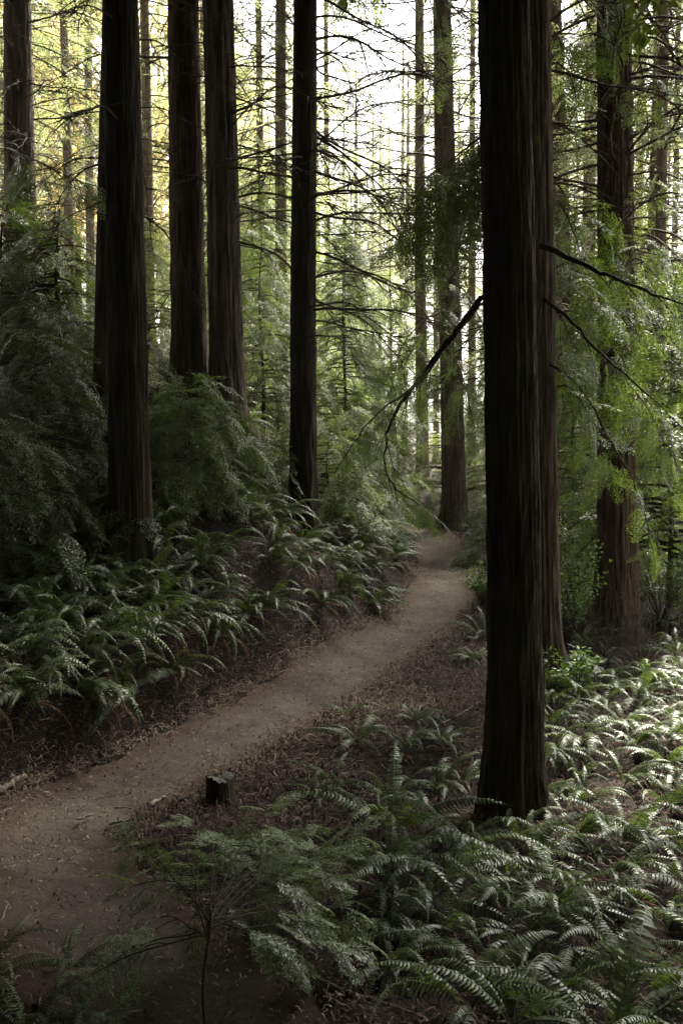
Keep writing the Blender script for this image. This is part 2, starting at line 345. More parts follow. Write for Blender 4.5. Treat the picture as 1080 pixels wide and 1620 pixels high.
SP_FINE = [spray(rg, .34, 9, .15, .020, .0062, .0085, .2) for _ in range(4)]
SP_FG = [spray(rg, .28, 6, .13, .036, .0105, .0135, .3) for _ in range(4)]
SP_MID = [spray(rg, .52, 7, .22, .062, .019, .034, .3) for _ in range(4)]
SP_MED = [spray(rg, .8, 6, .32, .10, .028, .06, .35) for _ in range(4)]
SP_BIG = [spray(rg, 1.3, 4, .5, .26, .09, .17, .35) for _ in range(3)]
def place(out, Q, o, d, up, s=1.0):
    d = nrm(np.asarray(d, float)); y = nrm(np.cross(up, d)); z = np.cross(d, y)
    Mx = np.stack([d, y, z], 0)*s
    out.append(Q@Mx+o)
def live_branch(rng, wood, leaf, P, r0, SP, step, sl, scale=1, start=.12, k=5, droop=.35, dens=1.0, hang=0):
    P = np.asarray(P, float); seg = np.linalg.norm(np.diff(P, axis=0), axis=1); cs = np.concatenate([[0], np.cumsum(seg)]); L = cs[-1]
    if wood is not None: wood.tube(P, r0*(1-.85*cs/L)+.0015, k)
    s = L*start; sg = 1
    while s < L:
        u = s/L; b = np.array([np.interp(s, cs, P[:, c]) for c in range(3)]); b2 = np.array([np.interp(min(s+.05*L, L), cs, P[:, c]) for c in range(3)])
        tn = nrm(b2-b+1e-6) if s < .97*L else nrm(P[-1]-P[-2]); side = nrm(np.cross(tn, [0, 0, 1.])); 
        l = sl*(1-.6*u)*rng.uniform(.6, 1.2); dv = nrm(tn*rng.uniform(.5, .9)+sg*side*rng.uniform(.6, 1)+np.array([0, 0, rng.normal(-.05, .12)-hang*rng.uniform(.3, 1.6)]))
        m = 4; tq = np.linspace(0, 1, m)[:, None]; Q = b+tq*l*dv+tq**2*np.array([0, 0, -droop*l])
        if wood is not None and l > .15: wood.tube(Q, np.linspace(max(r0*.25, .003), .0015, m), 3)
        ns = max(1, int(l/(.28*scale)*dens))
        for q in range(ns):
            uu = (q+.6+rng.uniform(-.2, .2))/ns; o = b+uu*l*dv+uu**2*np.array([0, 0, -droop*l])
            dd = dv+rng.normal(0, .38, 3)+np.array([0, 0, -droop*.6*uu])
            place(leaf, SP[rng.randint(len(SP))], o, dd, nrm(np.array([0, 0, 1.])+rng.normal(0, (.28+.7*hang), 3)), scale*rng.uniform(.65, 1.15))
        sg = -sg; s += step*rng.uniform(.6, 1.4)
    place(leaf, SP[rng.randint(len(SP))], P[-1], P[-1]-P[-2], [0, 0, 1.], scale)
def crown(rng, h0, h1, rad, nb, SP, step, sl, scale, up=.1, droop=.45, wood=True, shape=.8, k=4, dens=1.0, leaf_start=.2):
    wd = MB() if wood else None; leaf = []
    for q in range(nb):
        u = (q+rng.uniform(0, 1))/nb; z = h0+(h1-h0)*u; a = rng.uniform(0, 2*pi); l = rad*(1-u)**shape*rng.uniform(.6, 1.15)+.15*rad*.3
        t = np.linspace(0, 1, 7)[:, None]; dv = np.array([math.cos(a), math.sin(a), 0]); sd_ = np.array([-math.sin(a), math.cos(a), 0])
        P = np.array([0, 0, z])+t*l*dv+sd_*t*t*rng.normal(0, .12)*l+np.array([0, 0, 1.])*(up*t*l-droop*t*t*l)
        live_branch(rng, wd, leaf, P, .008+.009*l, SP, step, sl*(.5+.5*(1-u)), scale, leaf_start, k, .35, dens)
    return wd, np.concatenate(leaf)

TREES = []
def tree(rng, name, px0, py0, Yd, wpx, pxt, mat, label, group=None, Hh=28, dead=60, dz=(2.5, 11), dl=1.0, seg=96, rows=170, dbs=None, flare=.45, furrow=.1, zbase=None, cat='tree', crown_me=None, fl_h=.35, bias=None, crowns=True, mirror=False):
    b = at(px0, py0, Yd); gz = H1(b[0], b[1]); b[2] = gz if zbase is None else zbase
    topz = at(540, 0, Yd)[2]; tx = at(pxt, 0, Yd)[0]; off = ((tx-b[0])/(topz-b[2]), rng.normal(0, .004))
    root = empty(name, b); tag(root, label, cat, group)
    me, fn = trunk_mesh(rng, Hh, wpx*Yd/F/2, b, off, mat, seg, rows, flare, furrow, fl_h)
    obj('trunk', me, root)
    dbs = dbs or DB
    for q in range(dead):
        z = dz[0]+(dz[1]-dz[0])*((q+rng.uniform(0, 1))/dead)**.8; a = rng.uniform(0, 2*pi) if bias is None or rng.rand() > .6 else rng.normal(bias, .7)
        ax, ay, r = fn(z); o = obj('dead_branch', dbs[rng.randint(len(dbs))], root)
        o.location = (ax+r*.85*math.cos(a), ay+r*.85*math.sin(a), z)
        s = dl*rng.uniform(.35, 1.25); o.scale = (s, s*rng.choice([-1, 1]), s); o.rotation_euler = (rng.normal(0, .15), rng.uniform(-.25, .35), a)
    if crown_me is not None:
        c = obj('crown', crown_me, root); c.location = (off[0]*9, off[1]*9, 0); c.rotation_euler[2] = rng.uniform(0, 6)
    TREES.append((root, fn)); return root, fn

def crownmesh(seed, h0, h1, rad, nb, SP, step, sl, scale, mat, **kw):
    rng = np.random.RandomState(seed); wd, lf = crown(rng, h0, h1, rad, nb, SP, step, sl, scale, **kw)
    m = MB(); m.quads(lf)
    if wd is not None and wd.n:
        me = m; V = np.concatenate(wd.V); Fq = np.concatenate(wd.Fc)
        m.idx(V, Fq)
    me = m.mesh('crown', mat); 
    if wd is not None and wd.n:
        me.materials.append(M['twig']); k = len(lf); mi = np.zeros(len(me.polygons), np.int32); mi[k:] = 1; me.polygons.foreach_set('material_index', mi)
    return me
HM = [crownmesh(120+i, 17.5, 28, 3.6, 50, SP_BIG, .9, 1.3, 1.0, M['needle'], up=.05, droop=.25) for i in range(2)]
HI = [crownmesh(100+i, 11.3, 27, 4.8, 125, SP_BIG, .75, 1.3, 1.0, M['needle'], up=.05, droop=.25) for i in range(4)]
rt = np.random.RandomState(77)
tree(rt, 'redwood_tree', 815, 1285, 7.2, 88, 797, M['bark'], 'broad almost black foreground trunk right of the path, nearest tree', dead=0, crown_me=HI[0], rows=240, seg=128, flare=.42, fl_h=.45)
T_NEAR = TREES[-1]
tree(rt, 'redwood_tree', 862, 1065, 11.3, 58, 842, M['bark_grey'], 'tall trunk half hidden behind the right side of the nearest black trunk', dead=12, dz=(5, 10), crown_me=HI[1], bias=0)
T_SEC = TREES[-1]
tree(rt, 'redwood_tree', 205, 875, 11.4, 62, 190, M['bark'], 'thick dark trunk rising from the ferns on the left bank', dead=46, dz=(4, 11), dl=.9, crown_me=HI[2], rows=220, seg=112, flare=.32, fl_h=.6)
T_LEFT = TREES[-1]
tree(rt, 'redwood_tree', 300, 640, 16.5, 55, 292, M['bark_mid'], 'reddish brown trunk behind the bush, left one of the close pair', dead=60, dz=(2.5, 11), crown_me=HM[1])
tree(rt, 'redwood_tree', 362, 640, 16.2, 54, 344, M['bark_grey'], 'grey brown leaning trunk, right one of the close pair behind the bush', dead=70, dz=(2.5, 11), dl=1.2, crown_me=HM[0], bias=0)
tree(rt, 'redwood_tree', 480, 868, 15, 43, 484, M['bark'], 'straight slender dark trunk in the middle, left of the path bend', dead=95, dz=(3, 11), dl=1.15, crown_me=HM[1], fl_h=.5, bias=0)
T_CEN = TREES[-1]
tree(rt, 'redwood_tree', 38, 560, 18.5, 46, 26, M['bark_grey'], 'trunk at the far left edge above the dark evergreen thicket', dead=70, dz=(2, 11), crown_me=HM[0])
tree(rt, 'redwood_tree', 975, 1000, 13.5, 62, 970, M['bark_mid'], 'furrowed trunk at the right with pale lit right side and drooping green tuft', dead=95, dz=(3.2, 10.5), dl=1.15, crown_me=HI[3], furrow=.1, fl_h=.6)
T_RIGHT = TREES[-1]
tree(rt, 'redwood_tree', 718, 832, 24.5, 38, 700, M['bark_grey'], 'brown trunk beside the far end of the path', dead=80, dz=(4, 13), dl=1.3, crown_me=HM[0])
T_FAR = TREES[-1]
tree(rt, 'redwood_tree', 898, 800, 27, 34, 876, M['bark_grey'], 'slim trunk seen between the nearest trunk and the furrowed right trunk', dead=80, dz=(3, 14), dl=1.2, crown_me=HM[1])
tree(rt, 'redwood_tree', 160, 700, 14.2, 30, 180, M['bark'], 'dark trunk peeping out behind the thick left trunk', dead=20, dz=(3, 9), crown_me=HI[2], Hh=24)
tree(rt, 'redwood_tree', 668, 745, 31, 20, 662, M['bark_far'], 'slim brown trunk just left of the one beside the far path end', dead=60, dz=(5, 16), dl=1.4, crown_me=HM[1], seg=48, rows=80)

# unseen trees added behind and beside the camera to block light
SHADE_LOWC = crownmesh(170, 7.4, 20, 4.4, 120, SP_BIG, .7, 1.2, 1.0, M['needle'], up=.05, droop=.12)  # low crown shaped to shade the near path from above
BK = [crownmesh(150+i, 1.0, 17, 3.6, 120, SP_BIG, .6, 1.2, 1.0, M['needle'], up=.05, droop=.3) for i in range(2)]  # dense crowns almost to the ground, added to stop light from behind
for k, (x, y) in enumerate([(-3, -8), (3, -8.5), (-9, -3), (9.5, -3), (0, -14), (-7, -13), (7, -14), (-12, 1), (13, 1), (-14, -9), (14, -9), (-12, 7), (0, -20)]):
    root = empty('conifer_tree', (x, y, H1(x, y)), rt.uniform(0, 6)); tag(root, 'dense evergreen added outside the picture for shade, %s of the ring around the camera' % ordn(k+1), 'tree')
    me, fn = trunk_mesh(rt, 17, .18, None, (0, 0), M['bark'], 16, 20); obj('trunk', me, root); obj('crown', BK[k % 2], root)
for k, (x, y) in enumerate([(-3.3, 4.6), (-3.9, 2.4), (-4.6, 7.0), (3.4, .8), (-1.5, -2.6), (1.6, -2.8)]):  # unseen young trees added to keep light off the near ground
    root = empty('conifer_sapling', (x, y, H1(x, y)), rt.uniform(0, 6)); tag(root, 'young evergreen added outside the picture for shade, %s of those close around the camera' % ordn(k+1), 'young tree')
    for nm_, me in (('trunk', None), ('crown', BK[k % 2])):
        o = obj(nm_, me or trunk_mesh(rt, 16, .18, None, (0, 0), M['bark'], 12, 16)[0], root); o.scale = (.36, .36, .4)
for x, y, lb in [(-4.2, 8.6, 'close outside the left picture edge'), (4.7, 8.2, 'close outside the right picture edge'), (3.6, 5.2, 'right of the lower right ferns'), (-4.6, 5.4, 'left of the near path'), (-5.5, 1.5, 'left of the camera'), (5.6, 2.5, 'right of the camera'), (-2.5, -5, 'just behind the camera, left'), (3.2, -6, 'just behind the camera, right'), (-8.5, -8, 'far behind the camera, left'), (8, -9, 'far behind the camera, right'), (0, -12, 'far behind the camera'), (-11, 4, 'far left of the camera'), (10.5, 5, 'far right of the camera'), (-8.5, 9, 'left of the view'), (-9, 14.5, 'left of the view further away')]:  # unseen redwoods added to shut out light over the foreground
    root = empty('redwood_tree', (x, y, H1(x, y)), rt.uniform(0, 6)); tag(root, 'tall dark redwood added outside the picture for shade, ' + lb, 'tree')
    me, fn = trunk_mesh(rt, 27, .26, None, (0, 0), M['bark'], 40, 60); obj('trunk', me, root); obj('crown', SHADE_LOWC if abs(x) < 6 and 1 < y < 6 else HI[rt.randint(4)], root)
# ---------------------------------------------------------------- background forest
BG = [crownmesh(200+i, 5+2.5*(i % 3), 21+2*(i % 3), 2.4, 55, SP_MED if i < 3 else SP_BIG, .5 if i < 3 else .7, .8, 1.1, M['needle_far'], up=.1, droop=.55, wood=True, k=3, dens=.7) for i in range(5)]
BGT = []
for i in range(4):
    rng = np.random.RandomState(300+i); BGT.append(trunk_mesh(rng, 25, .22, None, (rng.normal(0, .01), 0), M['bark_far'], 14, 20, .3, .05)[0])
rb = np.random.RandomState(55)
BGL = []
def bg_tree(px, Yd, cr, s=1.0, mat=None, nd=10):
    x = (px-540)/F*Yd; z = H1(x, Yd); root = empty('conifer_tree', (x, Yd, z), rb.uniform(0, 6)); s2 = s*rb.uniform(.85, 1.2)
    t = obj('trunk', BGT[rb.randint(4)], root); t.scale = (s2*(.75 if nd > 10 else .5), s2*(.75 if nd > 10 else .5), s2)
    c = obj('crown', cr, root); c.scale = (s2*1.25, s2*1.25, s2)
    for q in range(nd):
        o = obj('dead_branch', DBF[rb.randint(len(DBF))], root); a = rb.uniform(0, 6.28); o.location = (0, 0, rb.uniform(2, 16)); o.rotation_euler = (0, rb.uniform(-.2, .3), a); s3 = rb.uniform(.5, 1.2); o.scale = (s3,)*3
    BGL.append((px, Yd, root)); return root
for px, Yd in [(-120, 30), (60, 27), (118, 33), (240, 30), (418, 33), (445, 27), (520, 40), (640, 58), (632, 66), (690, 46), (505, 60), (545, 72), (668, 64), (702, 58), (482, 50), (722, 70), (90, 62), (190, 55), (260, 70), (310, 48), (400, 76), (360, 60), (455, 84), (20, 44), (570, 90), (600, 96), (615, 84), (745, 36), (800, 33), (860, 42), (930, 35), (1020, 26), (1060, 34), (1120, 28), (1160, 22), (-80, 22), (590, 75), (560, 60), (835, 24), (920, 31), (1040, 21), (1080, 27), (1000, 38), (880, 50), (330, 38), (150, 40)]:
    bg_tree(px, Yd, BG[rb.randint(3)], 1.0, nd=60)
for k in range(34):
    px = rb.uniform(-350, 1430); Yd = rb.uniform(52, 110)
    if 545 < px < 640 and rb.rand() < .8: continue
    bg_tree(px, Yd, BG[rb.randint(5)], rb.uniform(.9, 1.3), nd=6)
YG = [crownmesh(260+i, .3, 6.5, 2.3, 60, SP_MED, .35, .7, .9, M['needle_pale'], up=.25, droop=.5, dens=.8) for i in range(3)]
YGL = []
for k in range(34):
    Yd = rb.uniform(24, 55); px = rb.uniform(-100, 1200); x = (px-540)/F*Yd
    if pathdist1(x, Yd)[0][0] < 2.6: continue
    root = empty('conifer_sapling', (x, Yd, H1(x, Yd)), rb.uniform(0, 6)); s2 = rb.uniform(.6, 1.25)
    t = obj('trunk', BGT[0], root); t.scale = (s2*.25, s2*.25, s2*.27); c = obj('crown', YG[k % 3], root); c.scale = (s2,)*3; YGL.append((px, Yd, root))
# autumn broadleaf trees up the left hillside
def blob_leaves(rng, n, c, rad, ll, lw):
    v = nrm(rng.normal(0, 1, (n, 3)))*rng.uniform(.35, 1, (n, 1))**.5*np.array(rad); p = v+np.array(c)
    d = nrm(rng.normal(0, 1, (n, 3))+np.array([0, 0, -.4])); return kite(p, p+d*ll*rng.uniform(.6, 1.3, (n, 1)), nrm(rng.normal(0, 1, (n, 3))), np.full(n, lw))
def broad_tree_meshes(seed, h, mat, ll=.22, n=110, per=80):
    rng = np.random.RandomState(seed); q = []; wd = MB(); t = np.linspace(0, 1, 8)[:, None]
    wd.tube(np.array([0, 0, -.5])+t*np.array([rng.normal(0, .5), rng.normal(0, .5), h*.9]), np.linspace(.18, .03, 8), 6)
    lf = MB()
    for i in range(n):
        a = rng.uniform(0, 6.28); z = h*rng.uniform(.25, 1); r = h*.28*math.sin(pi*min(1, z/h*.85+.08))*rng.uniform(.2, 1)
        e = np.array([r*math.cos(a), r*math.sin(a), z]); q.append(blob_leaves(rng, per, e, (.9, .9, .5), ll, ll*.6))
        if i % 3 == 0: wd.tube(np.array([[0, 0, z*.7], [e[0]*.5, e[1]*.5, z*.9], e]), [.05, .03, .01], 4)
    lf.quads(np.concatenate(q)); return wd.mesh('trunk', M['bark_far']), lf.mesh('crown', mat)
AT = [broad_tree_meshes(400+i, 17, M['autumn']) for i in range(2)]
AUT = []
for px, Yd in [(50, 48), (130, 58), (225, 44), (300, 62), (410, 66), (-60, 60)]:
    x = (px-540)/F*Yd; root = empty('broadleaf_tree', (x, Yd, H1(x, Yd)), rb.uniform(0, 6)); a = AT[rb.randint(2)]
    t = obj('trunk', a[0], root); c = obj('crown', a[1], root); s = rb.uniform(.9, 1.3)
    for o in (t, c): o.scale = (s, s, s)
    AUT.append((px, Yd, root))
for k, (px, Yd, r) in enumerate(sorted(AUT, key=lambda a: a[0])):
    tag(r, 'hazy yellow leaved tree up the hillside, %s yellow tree from the left' % ordn(k+1), 'tree', 'yellow broadleaf trees on the far hillside')
gaps = [(-1e9, 190, 'left of the thick dark left trunk'), (190, 325, 'between the thick left trunk and close pair'), (325, 484, 'between the close pair and the middle trunk'), (484, 690, 'between the middle trunk and the path end'), (690, 815, 'behind the far end of the path'), (815, 970, 'between nearest and furrowed right trunks'), (970, 1e9, 'right of the furrowed right trunk')]
for g0, g1, nm in gaps:
    L_ = sorted([a for a in BGL if g0 <= a[0] < g1], key=lambda a: a[1])
    for k, (px, Yd, r) in enumerate(sorted([a for a in YGL if g0 <= a[0] < g1], key=lambda a: a[1])):
        tag(r, 'low bushy young conifer %s, %s nearest there' % (nm, ordn(k+1)), 'young tree', 'bushy young conifers in the distance')
    for k, (px, Yd, r) in enumerate(L_):
        tag(r, 'hazy pale conifer %s, %s nearest there' % (nm, ordn(k+1)), 'tree', 'hazy conifers in the background')

# ---------------------------------------------------------------- understory
def sapling(seed, x, y, h, rad, nb, SP, mat, label, name='conifer_sapling', cat='young tree', step=.16, sl=.5, scale=1.0, h0=.15, group=None, trunk_r=.03, droop=.5, up=.2, shape=.75, dens=1.0, z=None, lean=(0, 0)):
    rng = np.random.RandomState(seed); root = empty(name, (x, y, H1(x, y) if z is None else z)); tag(root, label, cat, group)
    wd, lf = crown(rng, h*h0, h, rad, nb, SP, step, sl, scale, up, droop, True, shape, 4, dens, .1)
    t = np.linspace(0, 1, 9)[:, None]; m = MB(); m.tube(np.array([0, 0, -.15])+t*np.array([0, 0, h+.1])+.04*np.sin(t*7), np.linspace(trunk_r, .006, 9), 6); 
    m.build('trunk', M['twig'], root); m = MB(); m.quads(lf); m.build('crown', mat, root); wd.build('limb', M['twig'], root)
    root.rotation_euler = (lean[0], lean[1], 0)
    return root
def spx(px, Yd): return ((px-540)/F*Yd, Yd)
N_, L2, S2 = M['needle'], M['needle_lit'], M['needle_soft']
sapling(1, *spx(60, 12.2), 2.6, 1.7, 60, SP_MID, N_, 'dense dark evergreen drooping over the left bank ferns at the left edge', trunk_r=.05)
sapling(2, *spx(-10, 10.6), 1.9, 1.4, 50, SP_MID, N_, 'drooping feathery evergreen cut by the left edge above the ferns', trunk_r=.04)
sapling(3, *spx(100, 15.5), 3.0, 1.9, 70, SP_MID, N_, 'taller dark evergreen behind, left of the thick left trunk', trunk_r=.06)
sapling(4, *spx(15, 16.5), 3.1, 2.0, 70, SP_MID, N_, 'tall dark evergreen under the far left edge trunk', trunk_r=.06)
sapling(5, *spx(300, 13.6), 1.5, 1.15, 50, SP_MID, L2, 'bushy evergreen at the foot of the close pair of trunks', trunk_r=.03)
sapling(6, *spx(365, 14.6), 1.1, .9, 30, SP_MID, N_, 'low dark bush right of the bushy evergreen, under the leaning trunk')
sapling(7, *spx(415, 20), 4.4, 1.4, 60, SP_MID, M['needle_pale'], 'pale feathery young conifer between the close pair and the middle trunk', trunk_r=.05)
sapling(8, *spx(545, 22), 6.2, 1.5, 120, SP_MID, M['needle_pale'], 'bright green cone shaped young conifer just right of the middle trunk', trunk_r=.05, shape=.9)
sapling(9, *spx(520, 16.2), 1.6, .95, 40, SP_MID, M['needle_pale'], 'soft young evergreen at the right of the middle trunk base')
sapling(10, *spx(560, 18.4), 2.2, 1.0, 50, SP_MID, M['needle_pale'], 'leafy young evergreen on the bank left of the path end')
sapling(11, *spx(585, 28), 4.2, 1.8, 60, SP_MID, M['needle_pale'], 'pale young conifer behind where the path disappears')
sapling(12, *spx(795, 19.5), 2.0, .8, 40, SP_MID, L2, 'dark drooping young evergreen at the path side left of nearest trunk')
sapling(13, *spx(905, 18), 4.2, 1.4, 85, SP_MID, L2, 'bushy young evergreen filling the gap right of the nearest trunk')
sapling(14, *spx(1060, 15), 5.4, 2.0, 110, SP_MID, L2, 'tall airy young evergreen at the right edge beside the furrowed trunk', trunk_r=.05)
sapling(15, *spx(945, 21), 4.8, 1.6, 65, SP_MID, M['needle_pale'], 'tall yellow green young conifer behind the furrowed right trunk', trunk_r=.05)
#sapling(16, *spx(1060, 10.5), 1.2, .8, 30, SP_MID, N_, 'low airy evergreen at the right edge above the ferns')
sapling(17, *spx(700, 29), 4.6, 1.7, 55, SP_MID, M['needle_pale'], 'young evergreen behind the trunk beside the path end')
sapling(18, *spx(780, 27), 4.2, 1.6, 55, SP_MID, M['needle_pale'], 'young evergreen behind the nearest trunk, right of path end')
sapling(19, *spx(235, 19.5), 2.8, 1.4, 50, SP_MID, S2, 'pale tangled young evergreen between thick left trunk and close pair', trunk_r=.04)
sapling(20, *spx(1010, 20), 2.8, 1.6, 55, SP_MID, M['needle_pale'], 'pale young evergreen low behind the furrowed right trunk')

exec_rest = True
# live limbs of the near trees: long drooping branches with foliage
def limb(seed, treeT, pts, r0, SP, step, sl, scale, mat, start=.3, label=None, dens=1.0, droop=.35, hg=.4, hd=1.15):
    root, fn = treeT; rng = np.random.RandomState(seed); P = np.array([at(*p) for p in pts])
    P = catmull(P, 6)-np.array(root.location)
    z = P[0, 2]; ax, ay, r = fn(z); P += rng.normal(0, .003+r0*.1, P.shape); P[0] = np.array([ax, ay, z])+nrm(P[1]-np.array([ax, ay, z]))*r*.6
    wd = MB(); lf = []
    live_branch(rng, wd, lf, P, r0, SP, step, sl, scale, start, 6, droop, dens*hd, hg)
    o = wd.build('limb', M['bark'] if r0 > .02 else M['twig'], root, True)
    if label: o['label'] = label
    m = MB(); m.quads(np.concatenate(lf)); m.build('foliage', mat, o)
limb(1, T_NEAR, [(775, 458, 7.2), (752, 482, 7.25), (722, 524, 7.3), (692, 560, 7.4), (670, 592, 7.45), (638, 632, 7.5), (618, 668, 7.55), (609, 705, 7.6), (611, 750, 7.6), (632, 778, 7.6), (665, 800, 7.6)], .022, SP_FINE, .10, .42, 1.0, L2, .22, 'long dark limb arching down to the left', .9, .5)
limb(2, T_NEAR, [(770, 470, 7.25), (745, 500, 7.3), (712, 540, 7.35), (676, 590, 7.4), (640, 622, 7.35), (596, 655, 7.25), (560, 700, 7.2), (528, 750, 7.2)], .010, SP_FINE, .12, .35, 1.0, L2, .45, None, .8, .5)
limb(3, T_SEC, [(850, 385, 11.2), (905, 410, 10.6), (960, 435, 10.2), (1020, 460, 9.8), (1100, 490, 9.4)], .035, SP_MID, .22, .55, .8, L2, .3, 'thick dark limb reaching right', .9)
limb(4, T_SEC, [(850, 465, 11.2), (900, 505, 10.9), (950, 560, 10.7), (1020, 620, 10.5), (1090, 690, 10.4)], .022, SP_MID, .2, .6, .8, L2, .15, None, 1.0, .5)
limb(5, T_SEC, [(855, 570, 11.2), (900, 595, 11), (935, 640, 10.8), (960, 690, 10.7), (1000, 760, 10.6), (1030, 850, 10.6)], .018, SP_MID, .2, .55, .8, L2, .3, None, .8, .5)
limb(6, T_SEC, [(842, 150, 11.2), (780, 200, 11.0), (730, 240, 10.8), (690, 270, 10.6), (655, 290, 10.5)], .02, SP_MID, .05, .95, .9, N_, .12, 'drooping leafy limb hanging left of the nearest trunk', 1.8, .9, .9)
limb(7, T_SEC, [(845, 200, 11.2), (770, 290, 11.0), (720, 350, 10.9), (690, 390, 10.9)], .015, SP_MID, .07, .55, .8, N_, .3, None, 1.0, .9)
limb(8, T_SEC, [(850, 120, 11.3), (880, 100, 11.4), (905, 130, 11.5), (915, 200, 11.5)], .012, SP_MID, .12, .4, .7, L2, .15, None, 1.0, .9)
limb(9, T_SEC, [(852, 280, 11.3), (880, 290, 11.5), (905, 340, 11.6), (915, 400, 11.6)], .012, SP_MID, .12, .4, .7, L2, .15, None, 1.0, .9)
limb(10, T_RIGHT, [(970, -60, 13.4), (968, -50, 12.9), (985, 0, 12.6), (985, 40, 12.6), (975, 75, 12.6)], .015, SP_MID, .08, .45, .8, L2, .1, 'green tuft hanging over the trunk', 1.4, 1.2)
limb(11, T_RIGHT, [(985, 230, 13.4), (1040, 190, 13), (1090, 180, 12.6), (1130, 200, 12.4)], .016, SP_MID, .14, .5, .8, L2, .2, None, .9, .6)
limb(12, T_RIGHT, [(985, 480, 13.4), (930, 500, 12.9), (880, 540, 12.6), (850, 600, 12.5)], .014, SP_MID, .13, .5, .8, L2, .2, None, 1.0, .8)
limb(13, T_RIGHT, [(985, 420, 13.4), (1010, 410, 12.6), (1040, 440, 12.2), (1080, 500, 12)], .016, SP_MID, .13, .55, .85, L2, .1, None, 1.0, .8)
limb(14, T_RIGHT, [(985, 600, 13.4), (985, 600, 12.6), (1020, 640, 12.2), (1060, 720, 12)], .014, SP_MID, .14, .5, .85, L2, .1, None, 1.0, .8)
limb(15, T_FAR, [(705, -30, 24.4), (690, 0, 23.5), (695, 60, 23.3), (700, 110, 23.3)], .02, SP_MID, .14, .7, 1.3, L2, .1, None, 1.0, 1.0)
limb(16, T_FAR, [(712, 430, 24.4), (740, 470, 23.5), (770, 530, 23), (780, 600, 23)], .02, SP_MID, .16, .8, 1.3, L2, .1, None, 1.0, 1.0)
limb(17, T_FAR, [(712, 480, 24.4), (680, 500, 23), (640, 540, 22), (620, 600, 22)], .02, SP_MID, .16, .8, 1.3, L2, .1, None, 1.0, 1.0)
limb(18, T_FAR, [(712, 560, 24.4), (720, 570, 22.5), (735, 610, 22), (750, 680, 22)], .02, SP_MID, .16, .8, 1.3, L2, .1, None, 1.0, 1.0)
TL = TREES[6]
limb(19, TL, [(30, 240, 18.4), (10, 235, 16), (60, 255, 13.5), (120, 285, 12.5), (168, 298, 12.2)], .02, SP_MID, .2, .6, 1.0, N_, .35, 'mossy limb reaching right across the left edge', .6, .8)
limb(20, TL, [(35, 450, 18.4), (0, 470, 15), (50, 478, 14), (98, 490, 13.5)], .014, SP_MID, .9, .3, 1.0, N_, .2, 'pale bare limb', .3, .5)

_k = 30
for T_, px0, py0, Y0, lst in [(T_RIGHT, 985, 0, 13.4, [(330, 900, 370, 12.3), (380, 1070, 430, 12.0), (430, 930, 500, 12.2), (470, 1000, 540, 12.0), (500, 890, 600, 12.4), (520, 1080, 600, 12.0), (560, 940, 660, 12.3), (640, 1060, 760, 12.0), (280, 1090, 300, 12.3), (120, 1070, 120, 12.6), (60, 900, 60, 12.8)]),
                              (T_SEC, 860, 0, 11.2, [(330, 910, 420, 11.6), (430, 940, 480, 11.4), (500, 900, 560, 11.3), (620, 940, 720, 11.2), (60, 895, 120, 11.7)]),
                              (T_FAR, 712, 0, 24.4, [(420, 640, 480, 23), (460, 790, 540, 23), (520, 650, 590, 23), (600, 780, 680, 23)])]:
    for y0, x1, y1, Y1 in lst:
        _k += 1; far = Y0 > 20
        limb(_k, T_, [(px0, y0, Y0), ((px0+x1)/2, y0-8, (Y0+Y1)/2), (x1, (y0+y1)/2, Y1), (x1+(12 if x1 > px0 else -12), y1, Y1)], .014, SP_MID, .10 if not far else .16, .6 if not far else .9, .85 if not far else 1.4, L2, .12, None, 1.1, .8)
# ---------------------------------------------------------------- ferns
def frond_mesh(rng, L=.8, e0=.9, curl=1.5, npn=30, mat=None, pw=.068, name='frond'):
    n = 16; t = np.linspace(0, 1, n); ang = e0-curl*t**1.25
    dx = np.cos(ang); dz = np.sin(ang); P = np.zeros((n, 3)); st = L/(n-1)
    P[1:, 0] = np.cumsum(dx[:-1])*st; P[1:, 2] = np.cumsum(dz[:-1])*st
    tw = rng.normal(0, .12); P[:, 1] = tw*L*t**2
    m = MB(); m.tube(P, .0035*(1-.7*t)+.0006, 3)
    u = np.linspace(.14, .995, npn); B = np.stack([np.interp(u, t, P[:, c]) for c in range(3)], 1)
    Tn = nrm(np.stack([np.interp(u, t, np.gradient(P[:, c])) for c in range(3)], 1)); S = nrm(np.cross(Tn, [0, 0, 1.])); 
    Nn = nrm(np.cross(S, Tn))
    prof = np.clip(((u-.08)/.25), 0, 1)**.5*(1-np.clip((u-.45)/.55, 0, 1)**1.7)*.97+.03
    roll = rng.normal(0, .3)
    for sg in (-1, 1):
        l = pw*(L/.8)*prof*rng.uniform(.9, 1.1, npn); w = L*.86/npn*.66*np.ones(npn)
        rl = rng.normal(0, .14, npn)+.22
        dv = nrm(S*sg*np.cos(rl)[:, None]+Tn*.22-Nn*np.sin(rl+sg*roll*.3)[:, None])
        b0 = B; b1 = B+dv*(l*.55)[:, None]; b2 = B+nrm(dv*.95+Tn*.15-Nn*.25)*l[:, None]
        hw = Tn*(w*.5)[:, None]
        q1 = np.stack([b0-hw*.8, b0+hw*.9, b1+hw, b1-hw], 1); q2 = np.stack([b1-hw, b1+hw, b2+hw*.15+Tn*.004, b2-hw*.15], 1)
        V = np.stack([b0-hw*.8, b0+hw*.9, b1+hw, b1-hw, b2+hw*.15+Tn*.004, b2-hw*.15], 1); kk = np.arange(npn)*6
        m.idx(V.reshape(-1, 3), np.concatenate([np.stack([kk, kk+1, kk+2, kk+3], 1), np.stack([kk+3, kk+2, kk+4, kk+5], 1)]))
    return m.mesh(name, mat or M['fern'])
rf = np.random.RandomState(31)
